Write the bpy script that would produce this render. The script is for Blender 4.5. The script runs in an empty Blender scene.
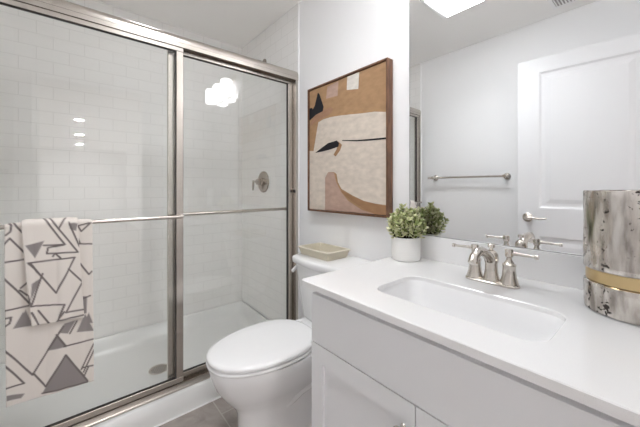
import bpy, bmesh, math, random
import numpy as np
from mathutils import Vector, Matrix

sc = bpy.context.scene
C = sc.collection
PI = math.pi
random.seed(7)

# ------------------------------------------------------------------ camera
cam_data = bpy.data.cameras.new('camera')
cam = bpy.data.objects.new('camera', cam_data)
C.objects.link(cam)
cam_data.sensor_width = 36.0
cam_data.lens = 297.0 / 640.0 * 36.0
cam_data.shift_y = -26.0 / 640.0
cam_data.clip_start = 0.02
cam.location = (0.0, 0.0, 1.17)
cam.rotation_euler = (PI / 2, 0.0, math.radians(49.84))
sc.camera = cam

# ------------------------------------------------------------------ world, exposure
world = bpy.data.worlds.new('world')
sc.world = world
world.use_nodes = True
world.node_tree.nodes['Background'].inputs[0].default_value = (0.9, 0.93, 1.0, 1)
world.node_tree.nodes['Background'].inputs[1].default_value = 0.3
sc.view_settings.view_transform = 'Standard'
sc.view_settings.look = 'None'
sc.view_settings.exposure = 1.83
sc.view_settings.gamma = 1.0
sc.view_settings.use_curve_mapping = False
sc.cycles.max_bounces = 24
sc.cycles.diffuse_bounces = 18
sc.cycles.glossy_bounces = 6
sc.cycles.transparent_max_bounces = 16
sc.cycles.use_denoising = True
sc.cycles.caustics_reflective = False
sc.cycles.sample_clamp_indirect = 8.0
SHADE_GLOW = 5.2        # frosted lamp shades over the mirror
PANEL_GLOW = 6.0       # square ceiling light
DOWN_GLOW = 260.0        # recessed lights in the hall
SHOWER_FILL_GLOW = 6.0      # added fill light over the shower, out of view


# ------------------------------------------------------------------ materials
def mat(name, col, rough=0.5, metal=0.0, spec=0.5, coat=0.0):
    m = bpy.data.materials.new(name)
    m.use_nodes = True
    b = m.node_tree.nodes['Principled BSDF']
    b.inputs['Base Color'].default_value = (*col, 1)
    b.inputs['Roughness'].default_value = rough
    b.inputs['Metallic'].default_value = metal
    b.inputs['Specular IOR Level'].default_value = spec
    if coat:
        b.inputs['Coat Weight'].default_value = coat
        b.inputs['Coat Roughness'].default_value = 0.05
    return m


def nd(m, kind, **kw):
    n = m.node_tree.nodes.new(kind)
    for k, v in kw.items():
        setattr(n, k, v)
    return n


def lk(m, a, b):
    m.node_tree.links.new(a, b)


def bsdf(m):
    return m.node_tree.nodes['Principled BSDF']


def noise_bump(m, scale, strength, detail=3.0, dist=0.002, stretch=None):
    tc = nd(m, 'ShaderNodeTexCoord')
    n = nd(m, 'ShaderNodeTexNoise')
    n.inputs['Scale'].default_value = scale
    n.inputs['Detail'].default_value = detail
    if stretch:
        mp = nd(m, 'ShaderNodeMapping')
        mp.inputs['Scale'].default_value = stretch
        lk(m, tc.outputs['Object'], mp.inputs['Vector'])
        lk(m, mp.outputs['Vector'], n.inputs['Vector'])
    else:
        lk(m, tc.outputs['Object'], n.inputs['Vector'])
    bp = nd(m, 'ShaderNodeBump')
    bp.inputs['Strength'].default_value = strength
    bp.inputs['Distance'].default_value = dist
    lk(m, n.outputs['Fac'], bp.inputs['Height'])
    lk(m, bp.outputs['Normal'], bsdf(m).inputs['Normal'])
    return n


def noise_colour(m, scale, stops, detail=4.0, stretch=None):
    tc = nd(m, 'ShaderNodeTexCoord')
    n = nd(m, 'ShaderNodeTexNoise')
    n.inputs['Scale'].default_value = scale
    n.inputs['Detail'].default_value = detail
    src = tc.outputs['Object']
    if stretch:
        mp = nd(m, 'ShaderNodeMapping')
        mp.inputs['Scale'].default_value = stretch
        lk(m, src, mp.inputs['Vector'])
        src = mp.outputs['Vector']
    lk(m, src, n.inputs['Vector'])
    r = nd(m, 'ShaderNodeValToRGB')
    el = r.color_ramp.elements
    while len(el) < len(stops):
        el.new(0.5)
    for e, (p, c) in zip(el, stops):
        e.position = p
        e.color = (*c, 1)
    lk(m, n.outputs['Fac'], r.inputs['Fac'])
    lk(m, r.outputs['Color'], bsdf(m).inputs['Base Color'])
    return r


def glow(name, col, strength):
    m = bpy.data.materials.new(name)
    m.use_nodes = True
    nt = m.node_tree
    nt.nodes.clear()
    e = nt.nodes.new('ShaderNodeEmission')
    e.inputs[0].default_value = (*col, 1)
    e.inputs[1].default_value = strength
    o = nt.nodes.new('ShaderNodeOutputMaterial')
    nt.links.new(e.outputs[0], o.inputs[0])
    return m


def subway(name, axis):
    """glossy white 3 x 6 inch tile; axis = the horizontal axis of the wall"""
    m = mat(name, (0.78, 0.77, 0.75), 0.6, spec=0.12)
    tc = nd(m, 'ShaderNodeTexCoord')
    sp = nd(m, 'ShaderNodeSeparateXYZ')
    cb = nd(m, 'ShaderNodeCombineXYZ')
    lk(m, tc.outputs['Object'], sp.inputs[0])
    lk(m, sp.outputs[axis], cb.inputs[0])
    lk(m, sp.outputs['Z'], cb.inputs[1])
    br = nd(m, 'ShaderNodeTexBrick')
    br.inputs['Scale'].default_value = 1.0
    br.inputs['Brick Width'].default_value = 0.1544
    br.inputs['Row Height'].default_value = 0.0782
    br.inputs['Mortar Size'].default_value = 0.0015
    br.inputs['Mortar Smooth'].default_value = 0.3
    br.inputs['Color1'].default_value = (0.88, 0.87, 0.855, 1)
    br.inputs['Color2'].default_value = (0.87, 0.86, 0.843, 1)
    br.inputs['Mortar'].default_value = (0.74, 0.73, 0.71, 1)
    lk(m, cb.outputs[0], br.inputs['Vector'])
    lk(m, br.outputs['Color'], bsdf(m).inputs['Base Color'])
    inv = nd(m, 'ShaderNodeMath', operation='SUBTRACT')
    inv.inputs[0].default_value = 1.0
    lk(m, br.outputs['Fac'], inv.inputs[1])
    bp = nd(m, 'ShaderNodeBump')
    bp.inputs['Strength'].default_value = 0.25
    bp.inputs['Distance'].default_value = 0.001
    lk(m, inv.outputs[0], bp.inputs['Height'])
    lk(m, bp.outputs['Normal'], bsdf(m).inputs['Normal'])
    return m


M = {}
M['wall'] = mat('wall_paint', (0.915, 0.915, 0.92), 0.55)
noise_bump(M['wall'], 260, 0.06)
M['ceiling'] = mat('ceiling_paint', (0.935, 0.925, 0.905), 0.7)
M['trim'] = mat('trim_paint', (0.91, 0.91, 0.91), 0.35)
M['door'] = mat('door_paint', (0.86, 0.865, 0.88), 0.4)
M['tile_x'] = subway('subway_tile_end', 'X')
M['tile_y'] = subway('subway_tile_rear', 'Y')
M['acrylic'] = mat('white_acrylic', (0.76, 0.76, 0.75), 0.18)
M['porcelain'] = mat('white_porcelain', (0.87, 0.87, 0.875), 0.08, coat=0.3)
M['seat_plastic'] = mat('white_seat_plastic', (0.87, 0.87, 0.875), 0.16)
M['nickel'] = mat('brushed_nickel', (0.64, 0.595, 0.545), 0.19, 1.0)
noise_bump(M['nickel'], 300, 0.05, stretch=(1, 1, 0.03))
M['shower_metal'] = mat('satin_nickel_dark', (0.44, 0.40, 0.36), 0.25, 1.0)
M['frame_metal'] = mat('satin_nickel_frame', (0.58, 0.535, 0.49), 0.27, 1.0)
M['chrome'] = mat('polished_nickel', (0.80, 0.77, 0.72), 0.10, 1.0)
M['rubber'] = mat('black_rubber', (0.02, 0.02, 0.02), 0.6)
M['gasket'] = mat('dark_gasket', (0.035, 0.03, 0.028), 0.5)
M['mirror'] = mat('mirror_silver', (0.90, 0.91, 0.915), 0.0, 1.0)
M['quartz'] = mat('white_quartz', (0.86, 0.855, 0.855), 0.16)
noise_colour(M['quartz'], 700, [(0.25, (0.72, 0.71, 0.705)), (0.36, (0.84, 0.835, 0.835)), (1.0, (0.855, 0.85, 0.85))], 2)
M['cabinet'] = mat('pale_grey_cabinet_paint', (0.84, 0.845, 0.86), 0.4)
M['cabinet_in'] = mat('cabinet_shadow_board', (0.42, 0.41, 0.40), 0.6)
M['walnut'] = mat('walnut_frame_wood', (0.16, 0.075, 0.04), 0.45)
noise_colour(M['walnut'], 18, [(0.3, (0.10, 0.045, 0.025)), (0.7, (0.24, 0.115, 0.06))], 5, (6, 6, 0.8))
M['pot'] = mat('white_ceramic_pot', (0.84, 0.83, 0.81), 0.5)
noise_bump(M['pot'], 60, 0.25, stretch=(1, 1, 6))
M['soil'] = mat('dark_soil', (0.05, 0.04, 0.03), 0.9)
M['gold'] = mat('brushed_gold_band', (0.66, 0.50, 0.27), 0.28, 1.0)
noise_bump(M['gold'], 120, 0.08, stretch=(1, 1, 8))
M['shade_glow'] = glow('lit_frosted_glass', (0.985, 0.985, 1.0), SHADE_GLOW)
M['panel_glow'] = glow('lit_diffuser', (0.95, 0.975, 1.0), PANEL_GLOW)
M['shower_fill_glow'] = glow('shower_fill_lens', (0.98, 0.985, 1.0), SHOWER_FILL_GLOW)
M['down_glow'] = glow('lit_downlight_lens', (0.98, 0.985, 1.0), DOWN_GLOW)

# hammered silver of the vase: dents, fine mottling, dark pits running down in thin streaks
m = M['silver'] = mat('hammered_silver', (0.70, 0.665, 0.62), 0.20, 1.0)
r1 = noise_colour(m, 40, [(0.34, (0.36, 0.325, 0.29)), (0.50, (0.62, 0.575, 0.53)), (0.68, (0.80, 0.77, 0.73))], 9, (1.3, 1.3, 0.3))
tc = nd(m, 'ShaderNodeTexCoord')
mp = nd(m, 'ShaderNodeMapping')
mp.inputs['Scale'].default_value = (26, 26, 0.8)
lk(m, tc.outputs['Object'], mp.inputs['Vector'])
n1 = nd(m, 'ShaderNodeTexNoise')
n1.inputs['Scale'].default_value = 1.0
n1.inputs['Detail'].default_value = 1.0
lk(m, mp.outputs[0], n1.inputs['Vector'])
n2 = nd(m, 'ShaderNodeTexNoise')
n2.inputs['Scale'].default_value = 110
n2.inputs['Detail'].default_value = 4
lk(m, tc.outputs['Object'], n2.inputs['Vector'])
mul = nd(m, 'ShaderNodeMath', operation='MULTIPLY')
lk(m, n1.outputs['Fac'], mul.inputs[0])
lk(m, n2.outputs['Fac'], mul.inputs[1])
rp = nd(m, 'ShaderNodeValToRGB')
rp.color_ramp.elements[0].position = 0.282
rp.color_ramp.elements[0].color = (0, 0, 0, 1)
rp.color_ramp.elements[1].position = 0.310
rp.color_ramp.elements[1].color = (1, 1, 1, 1)
lk(m, mul.outputs[0], rp.inputs['Fac'])
mx = nd(m, 'ShaderNodeMix', data_type='RGBA')
lk(m, rp.outputs['Color'], mx.inputs['Factor'])
lk(m, r1.outputs['Color'], mx.inputs['A'])
mx.inputs['B'].default_value = (0.07, 0.06, 0.055, 1)
lk(m, mx.outputs['Result'], bsdf(m).inputs['Base Color'])
noise_bump(m, 30, 0.25, 6, 0.003, (2.5, 2.5, 0.6))

# thin clear glass: straight-through with the true Fresnel reflection
m = M['glass'] = bpy.data.materials.new('clear_door_glass')
m.use_nodes = True
m.node_tree.nodes.clear()
out = nd(m, 'ShaderNodeOutputMaterial')
mx = nd(m, 'ShaderNodeMixShader')
geo = nd(m, 'ShaderNodeNewGeometry')
dot = nd(m, 'ShaderNodeVectorMath', operation='DOT_PRODUCT')
lk(m, geo.outputs['Incoming'], dot.inputs[0])
lk(m, geo.outputs['Normal'], dot.inputs[1])
ab = nd(m, 'ShaderNodeMath', operation='ABSOLUTE')
lk(m, dot.outputs['Value'], ab.inputs[0])
om = nd(m, 'ShaderNodeMath', operation='SUBTRACT')
om.inputs[0].default_value = 1.0
lk(m, ab.outputs[0], om.inputs[1])
pw = nd(m, 'ShaderNodeMath', operation='POWER')
lk(m, om.outputs[0], pw.inputs[0])
pw.inputs[1].default_value = 5.0
fr = nd(m, 'ShaderNodeMath', operation='MULTIPLY_ADD')
lk(m, pw.outputs[0], fr.inputs[0])
fr.inputs[1].default_value = 0.96
fr.inputs[2].default_value = 0.04
tr = nd(m, 'ShaderNodeBsdfTransparent')
tr.inputs[0].default_value = (0.985, 0.99, 0.985, 1)
gl = nd(m, 'ShaderNodeBsdfGlossy')
gl.inputs['Roughness'].default_value = 0.0
gl.inputs[0].default_value = (1, 1, 1, 1)
lk(m, fr.outputs[0], mx.inputs[0])
lk(m, tr.outputs[0], mx.inputs[1])
lk(m, gl.outputs[0], mx.inputs[2])
lk(m, mx.outputs[0], out.inputs[0])

# floor: warm grey stone-look planks with pale joints
m = M['floor'] = mat('grey_stone_plank_tile', (0.3, 0.27, 0.25), 0.4)
tc = nd(m, 'ShaderNodeTexCoord')
mp = nd(m, 'ShaderNodeMapping')
mp.inputs['Rotation'].default_value = (0, 0, 0)
lk(m, tc.outputs['Object'], mp.inputs['Vector'])
br = nd(m, 'ShaderNodeTexBrick')
br.inputs['Scale'].default_value = 1.0
br.inputs['Brick Width'].default_value = 0.60
br.inputs['Row Height'].default_value = 0.30
br.inputs['Mortar Size'].default_value = 0.003
br.inputs['Mortar'].default_value = (0.46, 0.43, 0.40, 1)
lk(m, mp.outputs[0], br.inputs['Vector'])
ns = nd(m, 'ShaderNodeTexNoise')
ns.inputs['Scale'].default_value = 9
ns.inputs['Detail'].default_value = 8
ns.inputs['Distortion'].default_value = 1.2
lk(m, tc.outputs['Object'], ns.inputs['Vector'])
rp = nd(m, 'ShaderNodeValToRGB')
rp.color_ramp.elements[0].position = 0.3
rp.color_ramp.elements[0].color = (0.27, 0.235, 0.215, 1)
rp.color_ramp.elements[1].position = 0.75
rp.color_ramp.elements[1].color = (0.44, 0.395, 0.365, 1)
lk(m, ns.outputs['Fac'], rp.inputs['Fac'])
lk(m, rp.outputs['Color'], br.inputs['Color1'])
lk(m, rp.outputs['Color'], br.inputs['Color2'])
lk(m, br.outputs['Color'], bsdf(m).inputs['Base Color'])

# woven tray: pale straw strands
M['rattan_rim'] = mat('pale_straw_rim', (0.74, 0.69, 0.59), 0.65)
m = M['rattan'] = mat('pale_woven_rattan', (0.55, 0.47, 0.34), 0.7)
tc = nd(m, 'ShaderNodeTexCoord')
ck = nd(m, 'ShaderNodeTexChecker')
ck.inputs['Scale'].default_value = 130
ck.inputs['Color1'].default_value = (0.68, 0.63, 0.52, 1)
ck.inputs['Color2'].default_value = (0.50, 0.45, 0.34, 1)
lk(m, tc.outputs['Object'], ck.inputs['Vector'])
lk(m, ck.outputs['Color'], bsdf(m).inputs['Base Color'])
bp = nd(m, 'ShaderNodeBump')
bp.inputs['Strength'].default_value = 0.5
bp.inputs['Distance'].default_value = 0.002
lk(m, ck.outputs['Fac'], bp.inputs['Height'])
lk(m, bp.outputs['Normal'], bsdf(m).inputs['Normal'])


# cloth and leaves take their own pattern colour from the mesh
def attr_mat(name, rough, weave=0.0):
    m = mat(name, (0.7, 0.7, 0.7), rough, spec=0.25)
    a = nd(m, 'ShaderNodeVertexColor', layer_name='pattern')
    lk(m, a.outputs['Color'], bsdf(m).inputs['Base Color'])
    if weave:
        noise_bump(m, 450, weave, 2, 0.002)
    return m


M['towel'] = attr_mat('woven_cotton', 0.9, 0.35)
M['leaf'] = attr_mat('succulent_leaf', 0.45)
for key, col in {'tan': (0.41, 0.25, 0.138), 'mauve': (0.48, 0.335, 0.27), 'cream': (0.66, 0.58, 0.50), 'brown': (0.38, 0.22, 0.14),
                 'black': (0.022, 0.021, 0.024), 'deep_tan': (0.36, 0.205, 0.11), 'white_patch': (0.72, 0.68, 0.62), 'pale_mauve': (0.48, 0.37, 0.30)}.items():
    M['paint_' + key] = mat('canvas_' + key, col, 0.75, spec=0.2)
    if key != 'black':
        lo = tuple(c * 0.88 for c in col)
        hi = tuple(min(1, c * 1.08) for c in col)
        noise_colour(M['paint_' + key], 22, [(0.3, lo), (0.7, hi)], 7, (1, 1, 2))


# ------------------------------------------------------------------ mesh helpers
class MB:
    def __init__(self):
        self.v, self.f, self.m = [], [], []

    def add(self, vs, fs, mi=0):
        o = len(self.v)
        self.v += [tuple(p) for p in vs]
        self.f += [tuple(i + o for i in f) for f in fs]
        self.m += [mi] * len(fs)
        return self

    def box(self, x0, x1, y0, y1, z0, z1, mi=0):
        vs = [(x, y, z) for x in (x0, x1) for y in (y0, y1) for z in (z0, z1)]
        return self.add(vs, [(0, 1, 3, 2), (4, 6, 7, 5), (0, 4, 5, 1), (2, 3, 7, 6), (0, 2, 6, 4), (1, 5, 7, 3)], mi)

    def loft(self, rings, cap0=True, cap1=True, mi=0):
        n = len(rings[0])
        vs = [p for r in rings for p in r]
        fs = []
        for k in range(len(rings) - 1):
            for i in range(n):
                j = (i + 1) % n
                fs.append((k * n + i, k * n + j, (k + 1) * n + j, (k + 1) * n + i))
        if cap0:
            fs.append(tuple(range(n - 1, -1, -1)))
        if cap1:
            fs.append(tuple((len(rings) - 1) * n + i for i in range(n)))
        return self.add(vs, fs, mi)

    def lathe(self, prof, c, axis=(0, 0, 1), n=32, cap0=True, cap1=True, mi=0):
        """prof: (radius, distance along axis)"""
        w = Vector(axis).normalized()
        u = w.orthogonal().normalized()
        t = w.cross(u)
        c = Vector(c)
        rings = [[c + w * h + (u * math.cos(2 * PI * i / n) + t * math.sin(2 * PI * i / n)) * max(r, 1e-5) for i in range(n)] for r, h in prof]
        return self.loft(rings, cap0, cap1, mi)

    def tube(self, path, r, n=14, mi=0):
        path = [Vector(p) for p in path]
        rad = r if isinstance(r, (list, tuple)) else [r] * len(path)
        rings = []
        up = None
        for i, p in enumerate(path):
            a = path[max(i - 1, 0)]
            b = path[min(i + 1, len(path) - 1)]
            w = (b - a).normalized()
            if up is None:
                up = w.orthogonal().normalized()
            up = (up - w * up.dot(w)).normalized()
            s = w.cross(up)
            rings.append([p + (up * math.cos(2 * PI * k / n) + s * math.sin(2 * PI * k / n)) * rad[i] for k in range(n)])
        return self.loft(rings, True, True, mi)

    def build(self, name, material, parent=None, smooth=35, bevel=0.0, seg=2, fix=True):
        off = root_of(parent)
        me = bpy.data.meshes.new(name)
        me.from_pydata([tuple(Vector(p) - off) for p in self.v], [], self.f)
        for mm in (material if isinstance(material, list) else [material]):
            me.materials.append(mm)
        me.polygons.foreach_set('material_index', self.m)
        if fix:
            bm = bmesh.new()
            bm.from_mesh(me)
            bmesh.ops.recalc_face_normals(bm, faces=bm.faces)
            bm.to_mesh(me)
            bm.free()
        if smooth:
            me.polygons.foreach_set('use_smooth', [True] * len(me.polygons))
            if smooth < 180:
                me.set_sharp_from_angle(angle=math.radians(smooth))
        o = bpy.data.objects.new(name, me)
        C.objects.link(o)
        if parent:
            o.parent = parent
        if bevel:
            b = o.modifiers.new('edge', 'BEVEL')
            b.width = bevel
            b.segments = seg
            b.limit_method = 'ANGLE'
            b.angle_limit = math.radians(40)
            b.harden_normals = True
        return o


def root_of(o):
    p = Vector((0, 0, 0))
    while o is not None:
        p += o.location
        o = o.parent
    return p


def thing(name, label, cat, loc=(0, 0, 0), group=None):
    o = bpy.data.objects.new(name, None)
    o.empty_display_size = 0.05
    C.objects.link(o)
    o.location = loc
    return tag(o, label, cat, group)


def tag(o, label, cat, group=None):
    o['label'] = label
    o['category'] = cat
    if group:
        o['group'] = group
    return o


def struct(o):
    o['kind'] = 'structure'
    return o


def rrect(x0, x1, y0, y1, z, r, n=6):
    """rounded rectangle ring, counter-clockwise"""
    pts = []
    for cx, cy, a0 in ((x1 - r, y1 - r, 0), (x0 + r, y1 - r, PI / 2), (x0 + r, y0 + r, PI), (x1 - r, y0 + r, 1.5 * PI)):
        for k in range(n + 1):
            a = a0 + k * PI / 2 / n
            pts.append(Vector((cx + r * math.cos(a), cy + r * math.sin(a), z)))
    return pts


def duplicate(root, delta, label, group=None):
    r = root.copy()
    C.objects.link(r)
    r.location = root.location + Vector(delta)
    r['label'] = label
    for ch in list(root.children):
        c = ch.copy()
        C.objects.link(c)
        c.parent = r
        for g in list(ch.children):
            d = g.copy()
            C.objects.link(d)
            d.parent = c
    return r


# ------------------------------------------------------------------ room shell
XL, XR, YF, YB, ZC = -2.51, 0.06, -0.34, 1.20, 2.43
HX, HY0, HY1 = 9.0, -1.3, 1.5
struct(MB().box(XL - 0.1, HX + 0.1, HY0 - 0.1, HY1 + 0.1, -0.1, 0.0).build('floor', M['floor']))
struct(MB().box(XL - 0.1, HX + 0.1, HY0 - 0.1, HY1 + 0.1, ZC, ZC + 0.1).build('ceiling', M['ceiling']))
struct(MB().box(XL - 0.1, XR + 0.12, YB, YB + 0.12, 0, ZC).build('wall_back', M['wall']))
struct(MB().box(XL - 0.1, XR + 0.12, YF - 0.12, YF, 0, ZC).build('wall_front', M['wall']))
struct(MB().box(XL - 0.1, XL, YF, YB, 0, ZC).build('wall_left', M['wall']))
DO0, DO1, DOZ = -0.215, 0.565, 2.10
struct(MB().box(XR, XR + 0.12, DO1, YB, 0, ZC).box(XR, XR + 0.12, YF, DO0, 0, ZC).box(XR, XR + 0.12, DO0, DO1, DOZ, ZC).build('wall_right', M['wall'], smooth=0))
# the hall beyond the doorway (seen only as a reflection in the shower glass)
struct(MB().box(XR + 0.12, HX, HY0 - 0.1, HY0, 0, ZC).build('wall_hall_front', M['wall']))
struct(MB().box(XR + 0.12, HX, HY1, HY1 + 0.1, 0, ZC).build('wall_hall_back', M['wall']))
struct(MB().box(HX, HX + 0.1, HY0, HY1, 0, ZC).build('wall_hall_end', M['wall']))
struct(MB().box(XR + 0.06, XR + 0.12, HY0, YF - 0.12, 0, ZC).build('wall_hall_near', M['wall']))
struct(MB().box(XR + 0.06, XR + 0.12, YB + 0.12, HY1, 0, ZC).build('wall_hall_far', M['wall']))
# door lining
j = MB().box(XR - 0.004, XR + 0.124, DO1 - 0.015, DO1 + 0.0, 0, DOZ - 0.012).box(XR - 0.004, XR + 0.124, DO0, DO1, DOZ - 0.012, DOZ)
struct(j.build('trim_1', M['trim'], smooth=0))

# tiled shower walls, 8 mm proud of the painted wall
TXE = -1.648
PANZ = 0.150
struct(MB().box(XL, TXE, YB - 0.008, YB, PANZ, ZC).build('wall_back_tile', M['tile_x'], smooth=0))
struct(MB().box(XL, TXE, YF, YF + 0.008, PANZ, ZC).build('wall_front_tile', M['tile_x'], smooth=0))
struct(MB().box(XL, XL + 0.008, YF + 0.008, YB - 0.008, PANZ, ZC).build('wall_left_tile', M['tile_y'], smooth=0))
struct(MB().box(TXE, TXE + 0.010, YB - 0.011, YB, 0.0, ZC).build('trim_2', M['trim'], smooth=0, bevel=0.002))
struct(MB().box(TXE, TXE + 0.010, YF, YF + 0.011, 0.0, ZC).build('trim_3', M['trim'], smooth=0, bevel=0.002))

# baseboards
struct(MB().box(TXE + 0.03, -0.79, YB - 0.014, YB, 0, 0.10).box(TXE + 0.03, -0.79, YB - 0.010, YB, 0.10, 0.115).build('baseboard_back', M['trim'], smooth=0, bevel=0.002))
struct(MB().box(TXE + 0.03, XR, YF, YF + 0.014, 0, 0.10).box(TXE + 0.03, XR, YF, YF + 0.010, 0.10, 0.115).build('baseboard_front', M['trim'], smooth=0, bevel=0.002))

# ------------------------------------------------------------------ shower base
CX = -1.6265      # room face of the curb
CZ = 0.117
PY0, PY1, PX0 = YF + 0.009, YB - 0.009, XL + 0.009


def pan_ring(ix, icurb, iy, z_wall, z_curb, r, n=10):
    x0, x1 = PX0 + ix, CX - icurb
    ring = rrect(x0, x1, PY0 + iy, PY1 - iy, 0, r, n)
    for p in ring:
        k = min(1, max(0, (p.x - (x1 - 0.06)) / 0.06))
        k = k * k * (3 - 2 * k)
        p.z = z_wall * (1 - k) + z_curb * k
    return ring


pan = thing('shower_pan', 'white acrylic shower pan with a raised curb under the sliding glass doors', 'shower pan', (-2.05, 0.43, 0))
b = MB()
b.loft([pan_ring(0, 0, 0, 0.0, 0.0, 0.004), pan_ring(0, 0.0, 0, PANZ - 0.006, CZ - 0.005, 0.004), pan_ring(0.002, 0.005, 0.002, PANZ, CZ, 0.006),
        pan_ring(0.012, 0.085, 0.012, PANZ, CZ, 0.02), pan_ring(0.020, 0.093, 0.020, PANZ - 0.006, CZ - 0.006, 0.03),
        pan_ring(0.040, 0.105, 0.040, 0.075, 0.075, 0.07), pan_ring(0.065, 0.125, 0.065, 0.052, 0.052, 0.09),
        pan_ring(0.10, 0.16, 0.10, 0.046, 0.046, 0.09), pan_ring(0.33, 0.35, 0.5, 0.041, 0.041, 0.05)])
b.build('basin', M['acrylic'], pan, smooth=50)
MB().box(CX, CX + 0.006, PY0, PY1, 0.0, 0.006).build('caulk_bead', M['trim'], pan, smooth=0)
DRX, DRY = -2.055, 0.425
dr = MB().lathe([(0.056, 0.0), (0.056, 0.0025), (0.052, 0.004), (0.048, 0.0035), (0.046, 0.0025)], (DRX, DRY, 0.0415), n=36)
d0 = dr.build('drain', M['nickel'], pan, smooth=40)
g = MB()
for k in range(-4, 5):
    w = math.sqrt(0.042 ** 2 - (k * 0.0095) ** 2)
    g.box(DRX - w, DRX + w, DRY + k * 0.0095 - 0.002, DRY + k * 0.0095 + 0.002, 0.0438, 0.0444)
g.build('drain_slots', M['gasket'], d0, smooth=0)

# ------------------------------------------------------------------ shower enclosure
XO, XI = -1.655, -1.685       # outer and inner door planes
frame = thing('shower_door_frame', 'brushed nickel header, track and jambs around the sliding shower doors', 'shower frame', (-1.67, 0.43, CZ))
# rounded header
prof = []
for k in range(13):
    a = PI * k / 12
    prof.append((-1.668 + 0.030 * math.cos(a), 1.932 + 0.032 * math.sin(a)))
prof += [(-1.698, 1.918), (-1.638, 1.918)]
y0, y1 = YF + 0.010, YB - 0.010
MB().loft([[Vector((x, y, z)) for x, z in prof] for y in (y0, y1)]).build('header', M['frame_metal'], frame, smooth=40)
MB().box(-1.640, -1.638, y0, y1, 1.897, 1.919).box(-1.700, -1.698, y0, y1, 1.897, 1.919).build('header_lip', M['frame_metal'], frame, smooth=0)
# bottom track: stepped, sloping to the room
tp = [(-1.645, 0.118), (-1.644, 0.128), (-1.6465, 0.133), (-1.647, 0.152), (-1.650, 0.152), (-1.651, 0.136), (-1.667, 0.137), (-1.668, 0.156), (-1.671, 0.156), (-1.672, 0.138),
      (-1.694, 0.140), (-1.695, 0.156), (-1.700, 0.156), (-1.704, 0.118)]
MB().loft([[Vector((x, y, z)) for x, z in tp] for y in (y0, y1)]).build('bottom_track', M['frame_metal'], frame, smooth=30)
for ya, yb, s in ((y1 - 0.020, y1, -1), (y0, y0 + 0.020, 1)):
    jb = MB().box(-1.700, -1.640, ya, yb, 0.156, 1.916)
    jo = jb.build('jamb', M['frame_metal'], frame, smooth=0, bevel=0.002)
    yy = ya - 0.006 if s < 0 else yb
    MB().box(-1.663, -1.648, yy, yy + 0.006, 1.135, 1.155).build('bumper', M['rubber'], jo, smooth=0, bevel=0.002)


def slider(label, x, ya, yb, sides):
    t = thing('sliding_shower_door', label, 'shower door', (x, (ya + yb) / 2, 0.165))
    zb, zt = 0.160, 1.905
    sw = 0.034
    MB().box(x - 0.011, x + 0.011, ya, yb, zt - 0.030, zt).build('top_rail', M['frame_metal'], t, smooth=0, bevel=0.002)
    MB().box(x - 0.011, x + 0.011, ya, yb, zb, zb + 0.026).build('bottom_rail', M['frame_metal'], t, smooth=0, bevel=0.002)
    for q in (ya, yb - sw):
        MB().box(x - 0.011, x + 0.011, q, q + sw, zb + 0.026, zt - 0.030).build('stile', M['frame_metal'], t, smooth=0, bevel=0.003)
    MB().box(x - 0.003, x + 0.003, ya + sw - 0.004, yb - sw + 0.004, zb + 0.022, zt - 0.026).build('glass_pane', M['glass'], t, smooth=0)
    gk = MB()
    for xx in (x - 0.0045, x + 0.0030):
        gk.box(xx, xx + 0.0015, ya + sw, yb - sw, zt - 0.034, zt - 0.029)
        gk.box(xx, xx + 0.0015, ya + sw, yb - sw, zb + 0.025, zb + 0.030)
    for q0, q1 in ((ya + sw, ya + sw + 0.004), (yb - sw - 0.003, yb - sw)):
        gk.box(x - 0.0095, x + 0.0095, q0, q1, zb + 0.026, zt - 0.030)
    gk.build('gasket', M['gasket'], t, smooth=0)
    return t


outer = slider('sliding glass shower door hung with the two patterned towels', XO, YF + 0.035, 0.455, 1)
inner = slider('bare sliding glass shower door in front of the round shower valve', XI, 0.388, YB - 0.033, -1)
# towel bars: one on the room side of the outer door, one inside the inner door
ob = MB().tube([(-1.610, YF + 0.05, 1.0215), (-1.610, 0.445, 1.0215)], 0.0085)
ob = ob.build('towel_bar', M['frame_metal'], outer, smooth=40)
for yy in (YF + 0.053, 0.437):
    MB().box(-1.645, -1.604, yy - 0.007, yy + 0.007, 1.012, 1.031).build('bracket', M['frame_metal'], ob, smooth=0, bevel=0.003)
ib = MB().tube([(-1.730, 0.400, 1.023), (-1.730, 1.146, 1.023)], 0.010).build('towel_bar', M['frame_metal'], inner, smooth=40)
for yy in (0.405, 1.141):
    MB().box(-1.737, -1.695, yy - 0.008, yy + 0.008, 1.012, 1.034).build('bracket', M['frame_metal'], ib, smooth=0, bevel=0.003)

# ------------------------------------------------------------------ shower fittings
YT = YB - 0.008
vx, vz = -2.112, 1.215
valve = thing('shower_valve', 'round nickel shower valve plate with a lever on the tiled wall', 'shower valve', (vx, YT, vz))
MB().lathe([(0.085, 0), (0.085, 0.004), (0.081, 0.009), (0.060, 0.012), (0.032, 0.013)], (vx, YT, vz), (0, -1, 0), 40).build('escutcheon', M['shower_metal'], valve, smooth=40)
MB().lathe([(0.030, 0.012), (0.030, 0.028), (0.024, 0.032), (0.024, 0.060), (0.020, 0.064)], (vx, YT, vz), (0, -1, 0), 28).build('hub', M['shower_metal'], valve, smooth=40)
MB().tube([(vx, YT - 0.052, vz), (vx - 0.04, YT - 0.056, vz + 0.001), (vx - 0.068, YT - 0.058, vz + 0.002)], [0.010, 0.008, 0.007]).tube([(vx - 0.066, YT - 0.058, vz + 0.012), (vx - 0.069, YT - 0.058, vz - 0.030), (vx - 0.071, YT - 0.058, vz - 0.068)], [0.008, 0.009, 0.007]).build('lever', M['shower_metal'], valve, smooth=50)

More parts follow.
